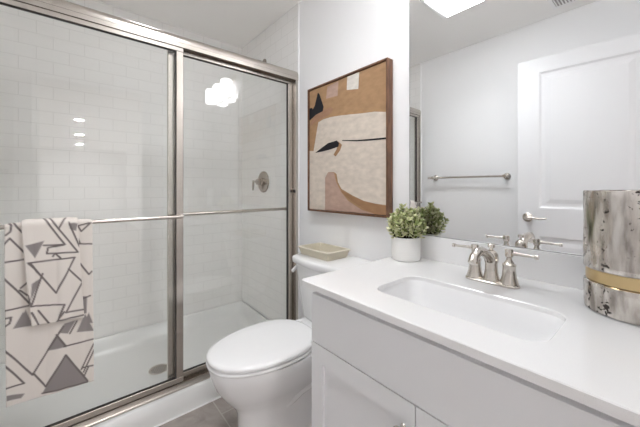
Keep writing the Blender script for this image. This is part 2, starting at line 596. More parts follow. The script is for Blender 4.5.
sh = thing('showerhead', 'nickel shower head on a bent arm high on the tiled wall', 'shower head', (-2.10, YT, 2.15))
MB().lathe([(0.032, 0), (0.031, 0.006), (0.018, 0.012)], (-2.10, YT, 2.165), (0, -1, 0), 28).build('flange', M['shower_metal'], sh, smooth=40)
MB().tube([(-2.10, YT, 2.165), (-2.10, YT - 0.06, 2.165), (-2.10, YT - 0.09, 2.155), (-2.10, YT - 0.125, 2.115)], 0.0095).build('arm', M['shower_metal'], sh, smooth=50)
ax = Vector((0, -0.62, -0.78)).normalized()
MB().lathe([(0.012, 0), (0.014, 0.016), (0.018, 0.024), (0.036, 0.052), (0.040, 0.064), (0.036, 0.068)], (-2.10, YT - 0.122, 2.118), ax, 32).build('head', M['shower_metal'], sh, smooth=40)

# ------------------------------------------------------------------ toilet
TX = -1.185
toilet = thing('toilet', 'white two piece toilet with closed lid between shower and vanity', 'toilet', (TX, 0.80, 0))


def egg(yf, yb, w, z, n=44, ex=0.88, wide=0.55):
    """egg outline: front tip at yf, back at yb, half width w"""
    yc = yf + (yb - yf) * wide
    pts = []
    for k in range(n):
        a = 2 * PI * k / n
        s, c = math.sin(a), math.cos(a)
        y = yc - (yc - yf) * c if c > 0 else yc + (yb - yc) * (abs(c) ** 0.8)
        pts.append(Vector((TX + w * math.copysign(abs(s) ** ex, s), y, z)))
    return pts


bowl = MB()
bowl.loft([egg(0.535, 1.10, 0.124, 0.0), egg(0.540, 1.10, 0.120, 0.02), egg(0.548, 1.08, 0.110, 0.06), egg(0.550, 1.06, 0.104, 0.15), egg(0.545, 1.05, 0.104, 0.215), egg(0.525, 1.04, 0.113, 0.250),
           egg(0.487, 1.02, 0.136, 0.295), egg(0.455, 1.00, 0.160, 0.345), egg(0.436, 0.98, 0.173, 0.395), egg(0.430, 0.97, 0.178, 0.425), egg(0.434, 0.97, 0.176, 0.438), egg(0.455, 0.95, 0.155, 0.440)])
bowl.build('bowl', M['porcelain'], toilet, smooth=60)
# trapway bulge on both flanks of the pedestal
tw = MB()
for s in (-1, 1):
    tw.tube([(TX + s * 0.030, 0.66, 0.10), (TX + s * 0.060, 0.72, 0.20), (TX + s * 0.084, 0.80, 0.265), (TX + s * 0.092, 0.88, 0.285), (TX + s * 0.088, 0.96, 0.24), (TX + s * 0.086, 0.995, 0.15), (TX + s * 0.090, 1.00, 0.06), (TX + s * 0.09, 1.0, 0.0)],
            [0.030, 0.034, 0.040, 0.044, 0.046, 0.046, 0.046, 0.046], 18)
tw.build('trapway', M['porcelain'], toilet, smooth=60)
MB().box(TX - 0.175, TX + 0.175, 0.93, 1.165, 0.355, 0.440).build('tank_shelf', M['porcelain'], toilet, smooth=60, bevel=0.03, seg=5)
seat = MB().loft([egg(0.424, 0.915, 0.176, 0.4435), egg(0.420, 0.918, 0.180, 0.447), egg(0.420, 0.918, 0.180, 0.454), egg(0.425, 0.914, 0.176, 0.458), egg(0.46, 0.88, 0.14, 0.458)]).build('seat', M['seat_plastic'], toilet, smooth=50)
lid = MB().loft([egg(0.428, 0.91, 0.174, 0.4630), egg(0.422, 0.916, 0.180, 0.4650), egg(0.421, 0.917, 0.181, 0.4720), egg(0.426, 0.913, 0.177, 0.4790), egg(0.442, 0.90, 0.164, 0.4822), egg(0.50, 0.85, 0.11, 0.4842), egg(0.6, 0.78, 0.04, 0.4848)]).build('lid', M['seat_plastic'], toilet, smooth=60)
for s in (-1, 1):
    MB().lathe([(0.017, 0), (0.017, 0.026), (0.013, 0.031)], (TX + s * 0.075, 0.918, 0.440), n=20).build('hinge', M['seat_plastic'], toilet, smooth=40)
# tank: narrower at the foot, bowed front
TZ = 0.792


def tank_ring(z, w, yf, bow, yb=YB - 0.012, n=10):
    pts = [Vector((TX - w, yb, z)), Vector((TX + w, yb, z))]
    r = 0.03
    for k in range(7):
        a = k * PI / 2 / 6
        pts.append(Vector((TX + w - r + r * math.cos(a), yf + r - r * math.sin(a), z)))
    for k in range(1, n):
        q = k / n
        pts.append(Vector((TX + (w - r) * (1 - 2 * q), yf - bow * math.sin(PI * q), z)))
    for k in range(7):
        a = PI / 2 + k * PI / 2 / 6
        pts.append(Vector((TX - w + r + r * math.cos(a), yf + r - r * math.sin(a), z)))
    return pts


MB().loft([tank_ring(0.442, 0.155, 1.010, 0.012), tank_ring(0.46, 0.165, 1.0, 0.014), tank_ring(0.60, 0.180, 0.985, 0.016), tank_ring(TZ - 0.042, 0.190, 0.968, 0.018)]).build('tank', M['porcelain'], toilet, smooth=50)
MB().loft([tank_ring(TZ - 0.041, 0.195, 0.960, 0.018), tank_ring(TZ - 0.036, 0.201, 0.952, 0.02), tank_ring(TZ - 0.012, 0.202, 0.950, 0.02), tank_ring(TZ - 0.004, 0.199, 0.954, 0.02), tank_ring(TZ, 0.190, 0.966, 0.018)]).build('tank_lid', M['porcelain'], toilet, smooth=60)
fl = MB().lathe([(0.013, 0), (0.013, 0.014), (0.010, 0.018)], (TX - 0.1875, 1.03, 0.722), (-1, 0, 0), 20)
fl.tube([(TX - 0.200, 1.03, 0.722), (TX - 0.210, 1.028, 0.721), (TX - 0.213, 1.00, 0.712), (TX - 0.213, 0.972, 0.692)], [0.009, 0.011, 0.011, 0.009])
fl.build('flush_lever', M['seat_plastic'], toilet, smooth=50)

# woven tray on the tank
t = thing('woven_tray', 'shallow rectangular woven straw tray on the toilet tank lid', 'tray', (-1.265, 1.078, TZ))
x0, x1, y0, y1 = -1.372, -1.122, 0.995, 1.160
MB().loft([rrect(x0 + .012, x1 - .012, y0 + .012, y1 - .012, TZ + 0.001, .006), rrect(x0, x1, y0, y1, TZ + 0.040, .008), rrect(x0 - .002, x1 + .002, y0 - .002, y1 + .002, TZ + 0.044, .008), rrect(x0 + .006, x1 - .006, y0 + .006, y1 - .006, TZ + 0.044, .008),
           rrect(x0 + .010, x1 - .010, y0 + .010, y1 - .010, TZ + 0.036, .008), rrect(x0 + .020, x1 - .020, y0 + .020, y1 - .020, TZ + 0.007, .006)]).build('tray_body', M['rattan'], t, smooth=30)
MB().loft([rrect(x0 - .004, x1 + .004, y0 - .004, y1 + .004, TZ + 0.0405, .010), rrect(x0 - .005, x1 + .005, y0 - .005, y1 + .005, TZ + 0.0445, .010), rrect(x0 + .001, x1 - .001, y0 + .001, y1 - .001, TZ + 0.047, .008), rrect(x0 + .007, x1 - .007, y0 + .007, y1 - .007, TZ + 0.0445, .008)], cap0=False, cap1=False).build('rim', M['rattan_rim'], t, smooth=60)

# ------------------------------------------------------------------ painting
SMALL_LINES = [[(-0.08, 1.056), (-0.014, 0.941), (-0.077, 0.944)], [(-0.062, 1.053), (-0.033, 1.005), (-0.011, 1.051)], [(-0.033, 1.005), (0.027, 0.906), (-0.068, 0.911), (-0.064, 0.934), (-0.019, 0.939)], [(-0.05, 0.898), (-0.043, 0.91), (-0.027, 0.89)], [(-0.12, 0.882), (0.017, 0.886), (-0.04, 0.752), (-0.114, 0.878)], [(-0.003, 0.842), (0.042, 0.783), (-0.011, 0.67), (0.055, 0.67)], [(-0.08, 0.835), (-0.113, 0.715), (-0.015, 0.703), (-0.035, 0.638)], [(-0.12, 0.882), (-0.078, 0.817)], [(-0.113, 0.715), (-0.121, 0.759)], [(-0.111, 0.691), (-0.087, 0.625)], [(-0.092, 0.694), (-0.058, 0.631)], [(-0.043, 0.629), (-0.016, 0.674)], [(-0.032, 0.642), (0.045, 0.647)], [(-0.001, 1.025), (0.033, 0.926)]]
SMALL_FILLS = [[(-0.128, 0.949), (-0.075, 0.962), (-0.102, 0.897)], [(-0.001, 1.025), (0.027, 1.023), (0.021, 0.992), (0.001, 1.002)], [(-0.111, 0.801), (-0.085, 0.818), (-0.114, 0.737)]]
LARGE_LINES = [[(-0.189, 1.041), (-0.176, 1.04), (-0.166, 1.026), (-0.169, 1.004), (-0.181, 0.992)], [(-0.169, 1.047), (-0.128, 0.985)], [(-0.189, 0.953), (-0.17, 0.98), (-0.121, 0.905)], [(-0.189, 0.892), (-0.128, 0.896)], [(-0.189, 0.841), (-0.114, 0.719)], [(-0.142, 0.788), (-0.114, 0.814)], [(-0.189, 0.713), (-0.114, 0.716)], [(-0.145, 0.781), (-0.124, 0.757)], [(0.027, 1.01), (0.038, 0.987), (0.07, 1.021)], [(0.07, 1.021), (0.025, 1.01)], [(0.022, 0.937), (0.073, 0.931)], [(0.025, 0.963), (0.035, 0.935)], [(0.034, 0.855), (0.063, 0.804), (0.073, 0.815)], [(0.04, 0.707), (0.068, 0.714)], [(-0.186, 0.57), (-0.109, 0.446), (-0.019, 0.611)], [(-0.107, 0.452), (-0.071, 0.387)], [(-0.186, 0.514), (-0.132, 0.423), (-0.186, 0.424)], [(-0.016, 0.528), (0.081, 0.529)], [(-0.039, 0.583), (-0.011, 0.527)], [(0.001, 0.575), (0.024, 0.62)], [(0.038, 0.415), (0.08, 0.509)], [(0.045, 0.401), (0.081, 0.482)], [(0.04, 0.421), (0.077, 0.418)], [(0.047, 0.383), (0.062, 0.418)], [(-0.081, 0.364), (0.059, 0.355)], [(-0.012, 0.493), (-0.071, 0.387)], [(-0.012, 0.493), (0.059, 0.36)], [(-0.182, 0.685), (-0.167, 0.685), (-0.171, 0.663), (-0.185, 0.654)]]
LARGE_FILLS = [[(-0.143, 0.661), (-0.128, 0.703), (-0.112, 0.652)], [(0.04, 0.718), (0.057, 0.714), (0.055, 0.644), (0.04, 0.643)], [(0.046, 0.606), (0.063, 0.644), (0.077, 0.597)], [(-0.012, 0.493), (0.061, 0.358), (0.057, 0.352), (-0.082, 0.363)], [(-0.041, 0.58), (-0.009, 0.526), (-0.068, 0.526)], [(-0.016, 0.621), (0.02, 0.624), (-0.005, 0.577), (-0.035, 0.59)], [(0.023, 0.574), (0.05, 0.642), (0.081, 0.563)], [(-0.163, 0.64), (-0.135, 0.696), (-0.106, 0.637)], [(-0.179, 0.396), (-0.13, 0.384), (-0.14, 0.37), (-0.179, 0.376)]]
PAINT_SHAPES = {'tan': [], 'white_patch': [[(-1.147, 1.777), (-1.058, 1.776), (-1.065, 1.689), (-1.15, 1.705)]], 'mauve': [[(-1.312, 1.764), (-1.217, 1.772), (-1.224, 1.691), (-1.324, 1.696)], [(-1.332, 1.027), (-1.332, 1.228), (-1.304, 1.261), (-1.254, 1.256), (-1.235, 1.2), (-1.192, 1.142), (-1.14, 1.097), (-1.043, 1.054), (-0.955, 1.037)]], 'cream': [[(-1.495, 1.402), (-1.441, 1.397), (-1.406, 1.53), (-1.394, 1.569), (-1.344, 1.579), (-1.277, 1.58), (-1.21, 1.575), (-1.123, 1.566), (-1.043, 1.556), (-0.955, 1.548), (-0.868, 1.533), (-0.868, 1.081), (-0.884, 1.085), (-0.955, 1.09), (-1.028, 1.101), (-1.107, 1.127), (-1.192, 1.162), (-1.221, 1.2), (-1.232, 1.246), (-1.254, 1.259), (-1.304, 1.261), (-1.332, 1.228), (-1.332, 1.027), (-1.495, 1.017)]], 'brown': [[(-1.495, 1.566), (-1.428, 1.616), (-1.356, 1.634), (-1.277, 1.639), (-1.261, 1.621), (-1.277, 1.603), (-1.344, 1.587), (-1.428, 1.572), (-1.486, 1.553)]], 'black': [[(-1.495, 1.6), (-1.486, 1.669), (-1.459, 1.671), (-1.446, 1.658), (-1.428, 1.676), (-1.398, 1.751), (-1.381, 1.736), (-1.344, 1.653), (-1.352, 1.628), (-1.415, 1.619), (-1.486, 1.593)], [(-1.424, 1.384), (-1.364, 1.408), (-1.304, 1.431), (-1.228, 1.437), (-1.21, 1.42), (-1.217, 1.401), (-1.277, 1.392), (-1.344, 1.387)], [(-1.185, 1.434), (-1.074, 1.421), (-0.969, 1.415), (-0.868, 1.411), (-0.868, 1.402), (-0.969, 1.406), (-1.074, 1.414), (-1.185, 1.43)]], 'deep_tan': [[(-1.202, 1.155), (-1.107, 1.122), (-1.028, 1.099), (-0.955, 1.088), (-0.868, 1.079), (-0.868, 1.03), (-0.955, 1.037), (-1.028, 1.06), (-1.107, 1.093), (-1.167, 1.126)], [(-1.217, 1.431), (-1.188, 1.408), (-1.202, 1.379), (-1.239, 1.347), (-1.258, 1.359), (-1.232, 1.387)]]}

px0, px1, pz0, pz1 = -1.493, -0.873, 1.024, 1.790
pic = thing('framed_painting', 'abstract tan, cream and black painting in a thin walnut frame', 'painting', (-1.183, YB, 1.024))
fw = 0.009
fb = MB()
ya, yb = YB - 0.044, YB - 0.001
fb.box(px0, px0 + fw, ya, yb, pz0, pz1).box(px1 - fw, px1, ya, yb, pz0, pz1).box(px0 + fw, px1 - fw, ya, yb, pz0, pz0 + fw).box(px0 + fw, px1 - fw, ya, yb, pz1 - fw, pz1)
fb.build('frame', M['walnut'], pic, smooth=0, bevel=0.001)
cv = MB()
yc = YB - 0.036
keys = ['tan', 'mauve', 'cream', 'brown', 'black', 'deep_tan', 'white_patch', 'pale_mauve']
cv.box(px0 + fw + .003, px1 - fw - .003, yc, YB - 0.006, pz0 + fw + .003, pz1 - fw - .003, 0)
lim = (px0 + fw + .003, px1 - fw - .003, pz0 + fw + .003, pz1 - fw - .003)


def paint(poly, mi, lift):
    pts = [(min(max(x, lim[0]), lim[1]), yc - lift, min(max(z, lim[2]), lim[3])) for x, z in poly]
    cv.add(pts, [tuple(range(len(pts)))], mi)


for lv, key in enumerate(['mauve', 'cream', 'brown', 'deep_tan', 'white_patch', 'black']):
    for poly in PAINT_SHAPES[key]:
        paint(poly, keys.index(key), 0.0003 * (lv + 1))
cv.build('canvas', [M['paint_' + k] for k in keys], pic, smooth=0)

# ------------------------------------------------------------------ mirror
mr = thing('wall_mirror', 'large frameless mirror resting on the backsplash above the sink', 'mirror', (-0.36, YB, 0.962))
MB().box(-0.776, XR - 0.004, YB - 0.006, YB - 0.0005, 0.9625, 2.035).build('mirror_glass', M['mirror'], mr, smooth=0)
ed = MB()
ed.box(-0.7775, -0.776, YB - 0.0062, YB - 0.0005, 0.9615, 2.036).box(-0.776, XR - 0.004, YB - 0.0062, YB - 0.0005, 0.9612, 0.9625).box(-0.776, XR - 0.004, YB - 0.0062, YB - 0.0005, 2.035, 2.0365)
ed.build('mirror_edge', M['gasket'], mr, smooth=0)

# ------------------------------------------------------------------ vanity light over the mirror
vl = thing('vanity_light', 'nickel bath bar light with three frosted glass shades above the mirror', 'wall light', (-0.455, YB, 2.15))
MB().box(-0.735, -0.175, YB - 0.018, YB - 0.0005, 2.165, 2.225).build('backplate', M['nickel'], vl, smooth=0, bevel=0.004)
LY = YB - 0.068
for xs in (-0.650, -0.455, -0.260):
    MB().tube([(xs, YB - 0.016, 2.208), (xs, YB - 0.050, 2.210), (xs, LY, 2.206)], 0.008).lathe([(0.026, 0), (0.026, -0.020), (0.012, -0.026)], (xs, LY, 2.204), n=20).build('arm', M['nickel'], vl, smooth=40)
    sd = MB().loft([rrect(xs - .042, xs + .042, LY - .042, LY + .042, 2.048, .010), rrect(xs - .042, xs + .042, LY - .042, LY + .042, 2.188, .010), rrect(xs - .039, xs + .039, LY - .039, LY + .039, 2.1875, .008), rrect(xs - .039, xs + .039, LY - .039, LY + .039, 2.049, .008)], cap0=False, cap1=False)
    so = sd.build('shade', M['shade_glow'], vl, smooth=40)
    MB().lathe([(0.013, 0.0), (0.016, -0.02), (0.030, -0.055), (0.028, -0.08), (0.012, -0.098)], (xs, LY, 2.176), n=20).build('bulb', M['shade_glow'], so, smooth=60)

# ------------------------------------------------------------------ vanity
VX0, VX1 = -0.780, 0.036
van = thing('vanity_cabinet', 'pale grey shaker vanity cabinet under the white countertop', 'vanity', (-0.37, 0.91, 0))
cb = MB()
cb.box(VX0, VX0 + 0.016, 0.642, YB - 0.016, 0.0, 0.838).box(VX1 - 0.016, VX1, 0.642, YB - 0.016, 0.0, 0.838)
cb.box(VX0 + 0.016, VX1 - 0.016, 0.642, YB - 0.016, 0.10, 0.116).box(VX0 + 0.016, VX1 - 0.016, YB - 0.028, YB - 0.016, 0.116, 0.838)
cb.box(VX0 + 0.016, VX1 - 0.016, 0.642, 0.660, 0.790, 0.838).box(VX0 + 0.016, VX1 - 0.016, 0.642, 0.660, 0.645, 0.672)
cb.box(VX0 + 0.016, VX1 - 0.016, 0.690, 0.706, 0.0, 0.10)
cb.build('carcass', M['cabinet'], van, smooth=0)
MB().box(VX0 + 0.002, VX1 - 0.002, 0.620, 0.641, 0.660, 0.818).build('false_drawer_front', M['cabinet'], van, smooth=0, bevel=0.0015)


def shaker(xa, xb, za, zb, knob_x):
    w = 0.056
    d = MB()
    d.box(xa, xa + w, 0.620, 0.641, za, zb).box(xb - w, xb, 0.620, 0.641, za, zb).box(xa + w, xb - w, 0.620, 0.641, za, za + w).box(xa + w, xb - w, 0.620, 0.641, zb - w, zb)
    d.box(xa + w, xb - w, 0.629, 0.638, za + w, zb - w)
    o = d.build('door', M['cabinet'], van, smooth=0)
    MB().lathe([(0.009, 0), (0.006, 0.006), (0.006, 0.014), (0.013, 0.020), (0.0145, 0.025), (0.012, 0.030), (0.006, 0.032)], (knob_x, 0.620, 0.588), (0, -1, 0), 24).build('knob', M['nickel'], o, smooth=50)
    return o


shaker(VX0 + 0.002, -0.3900, 0.118, 0.6565, -0.420)
shaker(-0.3865, VX1 - 0.002, 0.118, 0.6565, -0.356)

# countertop with an opening for the sink
CT, CTB = 0.862, 0.842
KX0, KX1, KY0, KY1 = -0.806, XR - 0.002, 0.594, YB - 0.002
SX0, SX1, SY0, SY1 = -0.592, -0.160, 0.704, 0.930
top = thing('countertop', 'white quartz countertop with a low backsplash on the vanity', 'countertop', (-0.37, 0.9, CTB))
orr = lambda z, i=0.0: rrect(KX0 + i, KX1 - i, KY0 + i, KY1 - i, z, 0.012, 8)
irr = lambda z, i=0.0: rrect(SX0 - i, SX1 + i, SY0 - i, SY1 + i, z, 0.048, 8)
b = MB()
rings = [orr(CTB), orr(CT - 0.002), orr(CT, 0.002), irr(CT, 0.002), irr(CT - 0.002), irr(CTB), orr(CTB)]
b.loft(rings, cap0=False, cap1=False)
b.build('slab', M['quartz'], top, smooth=30)
MB().box(KX0 + 0.002, KX1, YB - 0.020, YB - 0.001, CT, 0.9610).build('backsplash', M['quartz'], top, smooth=0, bevel=0.0015)

# undermount sink
sink = thing('sink', 'white rectangular undermount basin sunk into the countertop', 'sink', (-0.376, 0.815, 0.70))
sr = lambda z, i, r: rrect(SX0 - 0.004 + i, SX1 + 0.004 - i, SY0 - 0.004 + i, SY1 + 0.004 - i, z, r, 8)
b = MB().loft([sr(0.8415, -0.02, 0.06), sr(0.8415, 0.0, 0.052), sr(0.834, 0.003, 0.050), sr(0.80, 0.008, 0.05), sr(0.745, 0.022, 0.05), sr(0.722, 0.045, 0.05), sr(0.712, 0.075, 0.03), sr(0.708, 0.10, 0.012)], cap0=False)
so = b.build('basin', M['porcelain'], sink, smooth=60, fix=False)
sm = so.modifiers.new('wall', 'SOLIDIFY')
sm.thickness = 0.008
sm.offset = -1 if False else 1
so.data.flip_normals()
sm.offset = -1
MB().lathe([(0.022, 0.0), (0.022, 0.002), (0.016, 0.003), (0.010, 0.006), (0.004, 0.007)], (-0.376, 0.825, 0.7085), n=24).build('drain', M['nickel'], sink, smooth=40)

# faucet
FX, FY = -0.378, 1.047
fa = thing('faucet', 'brushed nickel two handle faucet behind the sink basin', 'faucet', (FX, FY, CT))
MB().loft([rrect(FX - .080, FX + .080, FY - .027, FY + .027, CT + .0005, .026), rrect(FX - .080, FX + .080, FY - .027, FY + .027, CT + .006, .026), rrect(FX - .076, FX + .076, FY - .023, FY + .023, CT + .010, .022), rrect(FX - .072, FX + .072, FY - .019, FY + .019, CT + .012, .018)]).build('base_plate', M['nickel'], fa, smooth=40)
hp = [(0.0265, 0.010), (0.0235, 0.018), (0.0205, 0.030), (0.0185, 0.046), (0.0178, 0.062), (0.0190, 0.064), (0.0190, 0.069), (0.0150, 0.072), (0.0085, 0.082), (0.0075, 0.090), (0.0110, 0.093), (0.0118, 0.113), (0.0100, 0.116)]
for s in (-1, 1):
    hx = FX + s * 0.051
    h = MB().lathe(hp, (hx, FY, CT), n=28).build('handle', M['nickel'], fa, smooth=40)
    MB().tube([(hx + s * 0.006, FY, CT + 0.104), (hx + s * 0.03, FY, CT + 0.104), (hx + s * 0.066, FY, CT + 0.103), (hx + s * 0.068, FY, CT + 0.103), (hx + s * 0.076, FY, CT + 0.103)], [0.0062, 0.0048, 0.0042, 0.0068, 0.0066], 14).build('lever', M['nickel'], h, smooth=40)
sp = MB().lathe([(0.0255, 0.010), (0.0220, 0.020), (0.0190, 0.040), (0.0180, 0.062), (0.0195, 0.066), (0.0215, 0.080), (0.0190, 0.094), (0.0130, 0.102), (0.0085, 0.106)], (FX, FY, CT), n=28)
sp.tube([(FX, FY - 0.008, CT + 0.076), (FX, FY - 0.040, CT + 0.098), (FX, FY - 0.075, CT + 0.112), (FX, FY - 0.108, CT + 0.113), (FX, FY - 0.130, CT + 0.101), (FX, FY - 0.139, CT + 0.084)],
        [0.0150, 0.0140, 0.0132, 0.0130, 0.0132, 0.0142], 20)
sp.build('spout', M['nickel'], fa, smooth=50)
MB().lathe([(0.0055, 0.104), (0.0055, 0.112), (0.0105, 0.114), (0.0110, 0.123), (0.0085, 0.126)], (FX, FY, CT), n=20).build('lift_knob', M['nickel'], fa, smooth=40)

# potted succulent
PXc, PYc = -0.738, 1.106
pl = thing('potted_succulent', 'pale green succulent in a white ceramic pot on the countertop', 'potted plant', (PXc, PYc, CT))
MB().lathe([(0.052, 0.0005), (0.0575, 0.003), (0.0600, 0.010), (0.0610, 0.095), (0.0600, 0.098), (0.0560, 0.098), (0.0550, 0.090), (0.0530, 0.085)], (PXc, PYc, CT), n=48).build('pot', M['pot'], pl, smooth=40)
MB().lathe([(0.0540, 0.085), (0.03, 0.090), (0.0, 0.093)], (PXc, PYc, CT), n=24, cap0=False, cap1=False).build('soil', M['soil'], pl, smooth=60)
stems = MB()
leaves = MB()
leafcol = []
rnd = random.Random(11)


def leaf(p, d, up, ln, wd, col):
    d = d.normalized()
    s = d.cross(up).normalized()
    nrm = s.cross(d)
    rings = []
    for q, w, th in ((0.0, 0.14, 0.10), (0.3, 0.55, 0.16), (0.62, 1.0, 0.18), (0.86, 0.75, 0.13), (1.0, 0.12, 0.04)):
        c = p + d * (ln * q) + nrm * (ln * 0.14 * q * q)
        rings.append([c + s * (wd * w * math.cos(2 * PI * k / 6)) + nrm * (wd * 1.6 * th * math.sin(2 * PI * k / 6)) for k in range(6)])
    n0 = len(leaves.v)
    leaves.loft(rings)
    for i in range(len(leaves.v) - n0):
        q = i // 6 / 4
        e = 1.0 if i % 6 in (0, 3) else 0.0
        k = 0.78 + 0.3 * q + 0.18 * e * q
        leafcol.append((min(1, col[0] * k + 0.05 * e), min(1, col[1] * k + 0.05 * e), col[2] * k))


greens = [(0.58, 0.60, 0.34), (0.70, 0.70, 0.46), (0.44, 0.48, 0.23), (0.78, 0.76, 0.55), (0.24, 0.29, 0.11)]
for i in range(30):
    a = i * 2.39996
    r = 0.048 * math.sqrt((i + 0.5) / 30)
    base = Vector((PXc + r * math.cos(a), PYc + r * math.sin(a), CT + 0.086))
    out_d = Vector((math.cos(a), math.sin(a), 0))
    hgt = (0.125 - 0.070 * (r / 0.048) ** 2) * rnd.uniform(0.8, 1.15)
    tipp = base + Vector((0, 0, hgt)) + out_d * (0.006 + 0.024 * (r / 0.048)) * rnd.uniform(0.6, 1.1)
    midp = base.lerp(tipp, 0.5) + Vector((0, 0, 0.006))
    stems.tube([base, midp, tipp], [0.0024, 0.002, 0.0016], 6)
    axis = (tipp - midp).normalized()
    u = axis.orthogonal().normalized()
    w = axis.cross(u)
    tiers = max(3, int(hgt / 0.014))
    for tr_ in range(tiers + 1):
        q = 0.25 + 0.75 * tr_ / tiers
        p = base.lerp(tipp, q)
        for k in range(4):
            ph = k * PI / 2 + tr_ * 0.8 + rnd.uniform(-0.3, 0.3)
            lift = 0.25 + 0.75 * q * rnd.uniform(0.5, 1.2)
            d = (u * math.cos(ph) + w * math.sin(ph)) + axis * lift
            leaf(p, d, axis, rnd.uniform(0.018, 0.027), rnd.uniform(0.0060, 0.0085), rnd.choice(greens))
stems.build('stems', M['soil'], pl, smooth=60)
fo = leaves.build('foliage', M['leaf'], pl, smooth=60)
ca = fo.data.color_attributes.new('pattern', 'FLOAT_COLOR', 'POINT')
for i, c in enumerate(leafcol):
    ca.data[i].color = (*c, 1)

# hammered vase
VXc, VYc, VR = -0.056, 1.060, 0.0985
va = thing('metal_vase', 'hammered silver cylinder vase with a recessed gold band on the countertop', 'vase', (VXc, VYc, CT))


def dented(prof, name):
    b = MB()
    n = 72
    r2 = random.Random(5)
    rings = []
    for r, z in prof:
        ring = []
        for k in range(n):
            a = 2 * PI * k / n
            rr = r + (0.0006 * math.sin(7 * a + z * 31) + 0.0005 * math.sin(13 * a - z * 57) + r2.uniform(-0.0003, 0.0003) if r > 0.09 else 0)
            ring.append(Vector((VXc + rr * math.cos(a), VYc + rr * math.sin(a), CT + z)))
        rings.append(ring)
    b.loft(rings)
    return b.build(name, M['silver'], va, smooth=50)


lo = [(0.088, 0.0005), (0.0955, 0.002), (VR - 0.0015, 0.006)] + [(VR - 0.001, 0.008 + 0.0065 * k) for k in range(1, 10)] + [(VR - 0.002, 0.072), (VR - 0.007, 0.0745), (0.02, 0.0745)]
dented(lo, 'lower_cup')
hi = [(0.02, 0.1035), (VR - 0.008, 0.1035), (VR - 0.0025, 0.105), (VR - 0.001, 0.108)] + [(VR - 0.001, 0.108 + 0.0092 * k) for k in range(1, 20)] + [(VR - 0.001, 0.297), (VR - 0.0025, 0.3005), (VR - 0.005, 0.300), (VR - 0.0065, 0.295), (VR - 0.008, 0.13), (0.02, 0.125)]
dented(hi, 'upper_cylinder')
MB().lathe([(0.0885, 0.0740), (0.0930, 0.0755), (0.0932, 0.1030), (0.0885, 0.1040)], (VXc, VYc, CT), n=72).build('gold_band', M['gold'], va, smooth=40)

# ------------------------------------------------------------------ towels
BASE = np.array((0.77, 0.715, 0.665))
INK = np.array((0.17, 0.145, 0.14))
HATCH = np.array((0.285, 0.255, 0.25))


def seg_dist(P, a, b):
    a, b = np.array(a), np.array(b)
    d = b - a
    t = np.clip(((P - a) @ d) / max(d @ d, 1e-9), 0, 1)
    return np.linalg.norm(P - (a + t[:, None] * d), axis=1)


def in_poly(P, poly):
    x, z = P[:, 0], P[:, 1]
    inside = np.zeros(len(P), bool)
    for (x1, z1), (x2, z2) in zip(poly, poly[1:] + poly[:1]):
        c = ((z1 > z) != (z2 > z)) & (x < (x2 - x1) * (z - z1) / (z2 - z1 + 1e-12) + x1)
        inside ^= c
    return inside


def towel(name, label, x_bar, z_bar, rad, ya, yb, zf, zbk, shear, lines, fills, xlim):
    """cloth draped over the bar: front flap down to zf, back flap to zbk"""
    path, coord = [], []
    step = 0.003
    z = zbk
    half = PI * rad
    while z < z_bar:
        path.append((x_bar - rad, z))
        coord.append(z_bar + half + (z_bar - z))
        z += step
    for k in range(13):
        a = PI - PI * k / 12
        path.append((x_bar + rad * math.cos(a), z_bar + rad * math.sin(a)))
        coord.append(z_bar + half * (12 - k) / 12)
    z = z_bar - step
    while z > zf:
        path.append((x_bar + rad, z))
        coord.append(z)
        z -= step
    ny = int((yb - ya) / 0.003) + 1
    vs, pc = [], []
    for (x, z), s in zip(path, coord):
        front = x > x_bar
        h = max(0.0, z_bar - z)
        for k in range(ny):
            q = k / (ny - 1)
            y = ya + (yb - ya) * q + (shear[0] * (1 - q) + shear[1] * q) * h / max(z_bar - zf, 1e-3)
            w = min(1, h * 6) * 0.0035 * (math.sin(q * 9.5 + 1.0 + h * 2.0) + 0.5 * math.sin(q * 21 + h * 5))
            sag = -0.010 * q * (h / (z_bar - zf)) if front else 0
            edge = -0.004 * (max(0, abs(q - 0.5) - 0.44) / 0.06)
            vs.append((x + (max(w, xlim) + 0.0 if front else min(0, w * 0.3)), y, z + (edge if h == 0 else 0) + sag))
            pc.append((y, s))
    fs = [(r * ny + k, r * ny + k + 1, (r + 1) * ny + k + 1, (r + 1) * ny + k) for r in range(len(path) - 1) for k in range(ny - 1)]
    b = MB()
    b.add(vs, fs)
    o = b.build(name, M['towel'], None, smooth=180, fix=False)
    P = np.array(pc)
    d = np.full(len(P), 9.0)
    for ln in lines:
        for p, q in zip(ln, ln[1:]):
            d = np.minimum(d, seg_dist(P, p, q))
    k = np.clip((0.0042 - d) / 0.0022, 0, 1)[:, None]
    col = np.tile(BASE, (len(P), 1))
    for f in fills:
        ins = in_poly(P, f)
        e = np.full(len(P), 9.0)
        for p, q in zip(f, f[1:] + f[:1]):
            e = np.minimum(e, seg_dist(P, p, q))
        w = np.clip(0.5 + np.where(ins, e, -e) / 0.003, 0, 1)[:, None]
        col = col * (1 - w) + HATCH * w
    col = col * (1 - k) + INK * k
    ca = o.data.color_attributes.new('pattern', 'FLOAT_COLOR', 'POINT')
    ca.data.foreach_set('color', np.concatenate([col, np.ones((len(P), 1))], 1).astype(np.float32).ravel())
    sm = o.modifiers.new('thickness', 'SOLIDIFY')
    sm.thickness = 0.004
    sm.offset = -1
    return o


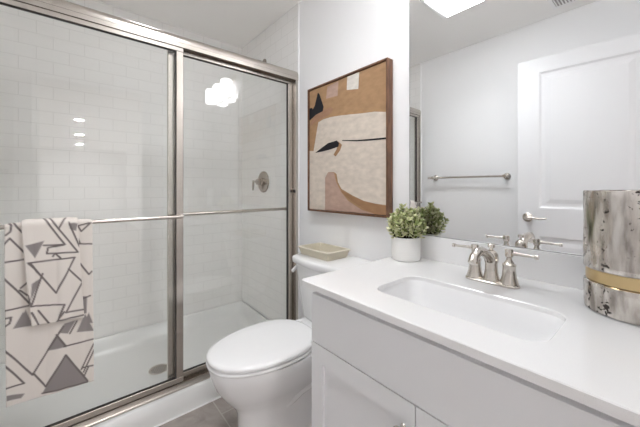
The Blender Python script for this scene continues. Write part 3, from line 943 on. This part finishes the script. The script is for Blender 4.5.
lt = towel('bath_towel', 'large cream towel with grey geometric lines hanging on the shower door bar', -1.610, 1.0215, 0.0105, -0.184, 0.075, 0.352, 0.50, (0.004, 0.006), LARGE_LINES, LARGE_FILLS, -0.002)
tag(lt, 'large cream towel with grey triangles hanging on the shower door bar behind the hand towel', 'towel', 'patterned towels on the shower door')
st = towel('hand_towel', '', -1.610, 1.0215, 0.0215, -0.139, 0.026, 0.635, 0.75, (0.028, 0.022), SMALL_LINES, SMALL_FILLS, 0.0)
tag(st, 'small folded cream hand towel with grey lines draped over the larger towel', 'towel', 'patterned towels on the shower door')

# ------------------------------------------------------------------ things seen in the mirror
# towel bar on the opposite wall
tb = thing('towel_bar', 'brushed nickel towel bar on the bare white wall seen in the mirror', 'towel bar', (-1.18, YF, 1.262))
MB().tube([(-1.530, YF + 0.062, 1.262), (-0.848, YF + 0.062, 1.262)], 0.009).build('bar', M['nickel'], tb, smooth=40)
for xx in (-1.482, -0.866):
    MB().lathe([(0.027, 0.0005), (0.027, 0.006), (0.020, 0.012), (0.010, 0.018), (0.010, 0.050), (0.014, 0.054), (0.014, 0.070), (0.011, 0.073)], (xx, YF, 1.262), (0, 1, 0), 26).build('post', M['nickel'], tb, smooth=40)

# open door leaf
hinge = Vector((0.022, -0.207, 0.0))
free = Vector((-0.735, -0.145, 0.0))
dv = (free - hinge).normalized()
wid = (free - hinge).length
dn = Vector((-dv.y, dv.x, 0))
if dn.y < 0:
    dn = -dn          # towards the vanity wall
DH = 2.087
door = bpy.data.objects.new('door_1', None)
C.objects.link(door)
door.location = hinge
struct(door)


def dpt(s, n, z):
    return hinge + dv * s + dn * n + Vector((0, 0, z))


def dbox(b, s0, s1, n0, n1, z0, z1):
    vs = [dpt(s, n, z) for s in (s0, s1) for n in (n0, n1) for z in (z0, z1)]
    b.add(vs, [(0, 1, 3, 2), (4, 6, 7, 5), (0, 4, 5, 1), (2, 3, 7, 6), (0, 2, 6, 4), (1, 5, 7, 3)])


leafb = MB()
T = 0.035
sw = 0.128
zs = [0.012, 0.215, 0.825, 1.025, 1.985, DH]
dbox(leafb, 0, sw, -T, 0, zs[0], zs[5])
dbox(leafb, wid - sw, wid, -T, 0, zs[0], zs[5])
for a, b_ in ((0, 1), (2, 3), (4, 5)):
    dbox(leafb, sw, wid - sw, -T, 0, zs[a], zs[b_])
leafb.build('door_frame', M['door'], door, smooth=0)
for a, b_ in ((1, 2), (3, 4)):
    p = MB()
    z0, z1 = zs[a], zs[b_]
    s0, s1 = sw, wid - sw
    rr = []
    for ins, n in ((0.0, -0.0005), (0.012, -0.009), (0.020, -0.010), (0.034, -0.010), (0.062, -0.004), (0.066, -0.004)):
        rr.append([dpt(s0 + ins, n, z0 + ins), dpt(s1 - ins, n, z0 + ins), dpt(s1 - ins, n, z1 - ins), dpt(s0 + ins, n, z1 - ins)])
    p.loft(rr, cap0=False, cap1=True)
    rr = [[dpt(s0, -T + .001, z0), dpt(s1, -T + .001, z0), dpt(s1, -T + .001, z1), dpt(s0, -T + .001, z1)], [dpt(s0 + .03, -T + .008, z0 + .03), dpt(s1 - .03, -T + .008, z0 + .03), dpt(s1 - .03, -T + .008, z1 - .03), dpt(s0 + .03, -T + .008, z1 - .03)]]
    p.loft(rr, cap0=False, cap1=True)
    p.build('door_panel', M['door'], door, smooth=0)
hs, hz = wid - 0.062, 0.955
hd = MB().lathe([(0.032, 0.0), (0.032, 0.005), (0.024, 0.011), (0.012, 0.014), (0.011, 0.040), (0.014, 0.044), (0.014, 0.056), (0.010, 0.060)], dpt(hs, 0, hz), dn, 28)
hd.tube([dpt(hs, 0.050, hz), dpt(hs - 0.03, 0.052, hz + 0.003), dpt(hs - 0.065, 0.052, hz - 0.004), dpt(hs - 0.105, 0.050, hz - 0.001), dpt(hs - 0.118, 0.049, hz + 0.004)], [0.010, 0.0085, 0.0075, 0.0065, 0.004])
hd.build('door_handle', M['nickel'], door, smooth=45)
la = MB()
dbox(la, wid - 0.0002, wid + 0.0015, -0.030, -0.006, hz - 0.028, hz + 0.028)
la.build('latch_plate', M['gasket'], door, smooth=0)

# ceiling fixtures
cl = thing('ceiling_light', 'square flush ceiling light with a bright white diffuser', 'ceiling light', (-0.932, 0.432, ZC))
x0, x1, y0, y1 = -1.092, -0.772, 0.272, 0.592
MB().loft([rrect(x0, x1, y0, y1, ZC - .0005, .004), rrect(x0, x1, y0, y1, ZC - .012, .004), rrect(x0 + .006, x1 - .006, y0 + .006, y1 - .006, ZC - .016, .004), rrect(x0 + .034, x1 - .034, y0 + .008, y1 - .008, ZC - .016, .004)]).build('housing', M['trim'], cl, smooth=30)
MB().box(x0 + .036, x1 - .036, y0 + .010, y1 - .010, ZC - .0175, ZC - .0162).build('diffuser', M['panel_glow'], cl, smooth=0)

cv_ = thing('ceiling_vent', 'white slatted air vent set in the ceiling', 'vent', (-0.385, -0.14, ZC))
x0, x1, y0, y1 = -0.538, -0.235, -0.218, -0.060
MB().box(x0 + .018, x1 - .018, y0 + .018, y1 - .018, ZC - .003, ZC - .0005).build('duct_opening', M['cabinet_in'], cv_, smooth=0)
vf = MB()
vf.box(x0, x1, y0, y0 + .018, ZC - .008, ZC - .0005).box(x0, x1, y1 - .018, y1, ZC - .008, ZC - .0005).box(x0, x0 + .018, y0 + .018, y1 - .018, ZC - .008, ZC - .0005).box(x1 - .018, x1, y0 + .018, y1 - .018, ZC - .008, ZC - .0005)
vf.build('frame', M['trim'], cv_, smooth=0)
for k in range(16):
    xx = x0 + .026 + k * (x1 - x0 - .052) / 15
    s = MB().add([(xx - .005, y0 + .018, ZC - .004), (xx + .004, y0 + .018, ZC - .010), (xx + .004, y1 - .018, ZC - .010), (xx - .005, y1 - .018, ZC - .004), (xx - .005, y0 + .018, ZC - .003), (xx + .005, y0 + .018, ZC - .009), (xx + .005, y1 - .018, ZC - .009), (xx - .005, y1 - .018, ZC - .003)],
                 [(0, 1, 2, 3), (4, 7, 6, 5), (0, 4, 5, 1), (1, 5, 6, 2), (2, 6, 7, 3), (3, 7, 4, 0)])
    s.build('slat', M['trim'], cv_, smooth=0)

# recessed lights in the hall ceiling, mirrored in the shower glass
d1 = thing('recessed_downlight', 'round recessed downlight in the hall ceiling, first from the bathroom doorway', 'downlight', (3.8, 0.144, ZC), 'hall downlights')
MB().lathe([(0.095, -0.0005), (0.095, -0.005), (0.078, -0.008), (0.074, -0.004)], (3.8, 0.144, ZC), n=32).build('trim_ring', M['trim'], d1, smooth=40)
MB().lathe([(0.073, -0.0045), (0.073, -0.006)], (3.8, 0.144, ZC), n=32).build('lens', M['down_glow'], d1, smooth=40)
duplicate(d1, (2.0, 0.04, 0), 'round recessed downlight in the hall ceiling, second from the bathroom doorway')
duplicate(d1, (4.0, 0.08, 0), 'round recessed downlight in the hall ceiling, third from the bathroom doorway')

# added ceiling light, out of view, to brighten the shower
d2 = thing('recessed_downlight', 'added round fill downlight in the ceiling over the shower pan', 'downlight', (-1.98, 0.36, ZC))
MB().lathe([(0.095, -0.0005), (0.095, -0.005), (0.078, -0.008), (0.074, -0.004)], (-1.98, 0.36, ZC), n=32).build('trim_ring', M['trim'], d2, smooth=40)
MB().lathe([(0.073, -0.0045), (0.073, -0.006)], (-1.98, 0.36, ZC), n=32).build('lens', M['shower_fill_glow'], d2, smooth=40)
ld = bpy.data.lights.new('shower_fill_lamp', 'AREA')  # fill lamp under the added shower lens
ld.shape = 'DISK'
ld.size = 0.13
ld.spread = math.radians(90)
ld.energy = 0.25
ld.color = (0.97, 0.98, 1.0)
lo_ = bpy.data.objects.new('shower_fill_lamp', ld)
C.objects.link(lo_)
lo_.parent = d2
lo_.location = (0, 0, -0.0075)

lp = bpy.data.lights.new('panel_lamp', 'AREA')
lp.shape = 'RECTANGLE'
lp.size = 0.27
lp.size_y = 0.29
lp.spread = math.radians(125)
lp.energy = 1.1
lp.color = (0.95, 0.975, 1.0)
po = bpy.data.objects.new('panel_lamp', lp)
C.objects.link(po)
po.parent = cl
po.location = (0, 0.0, -0.0195)
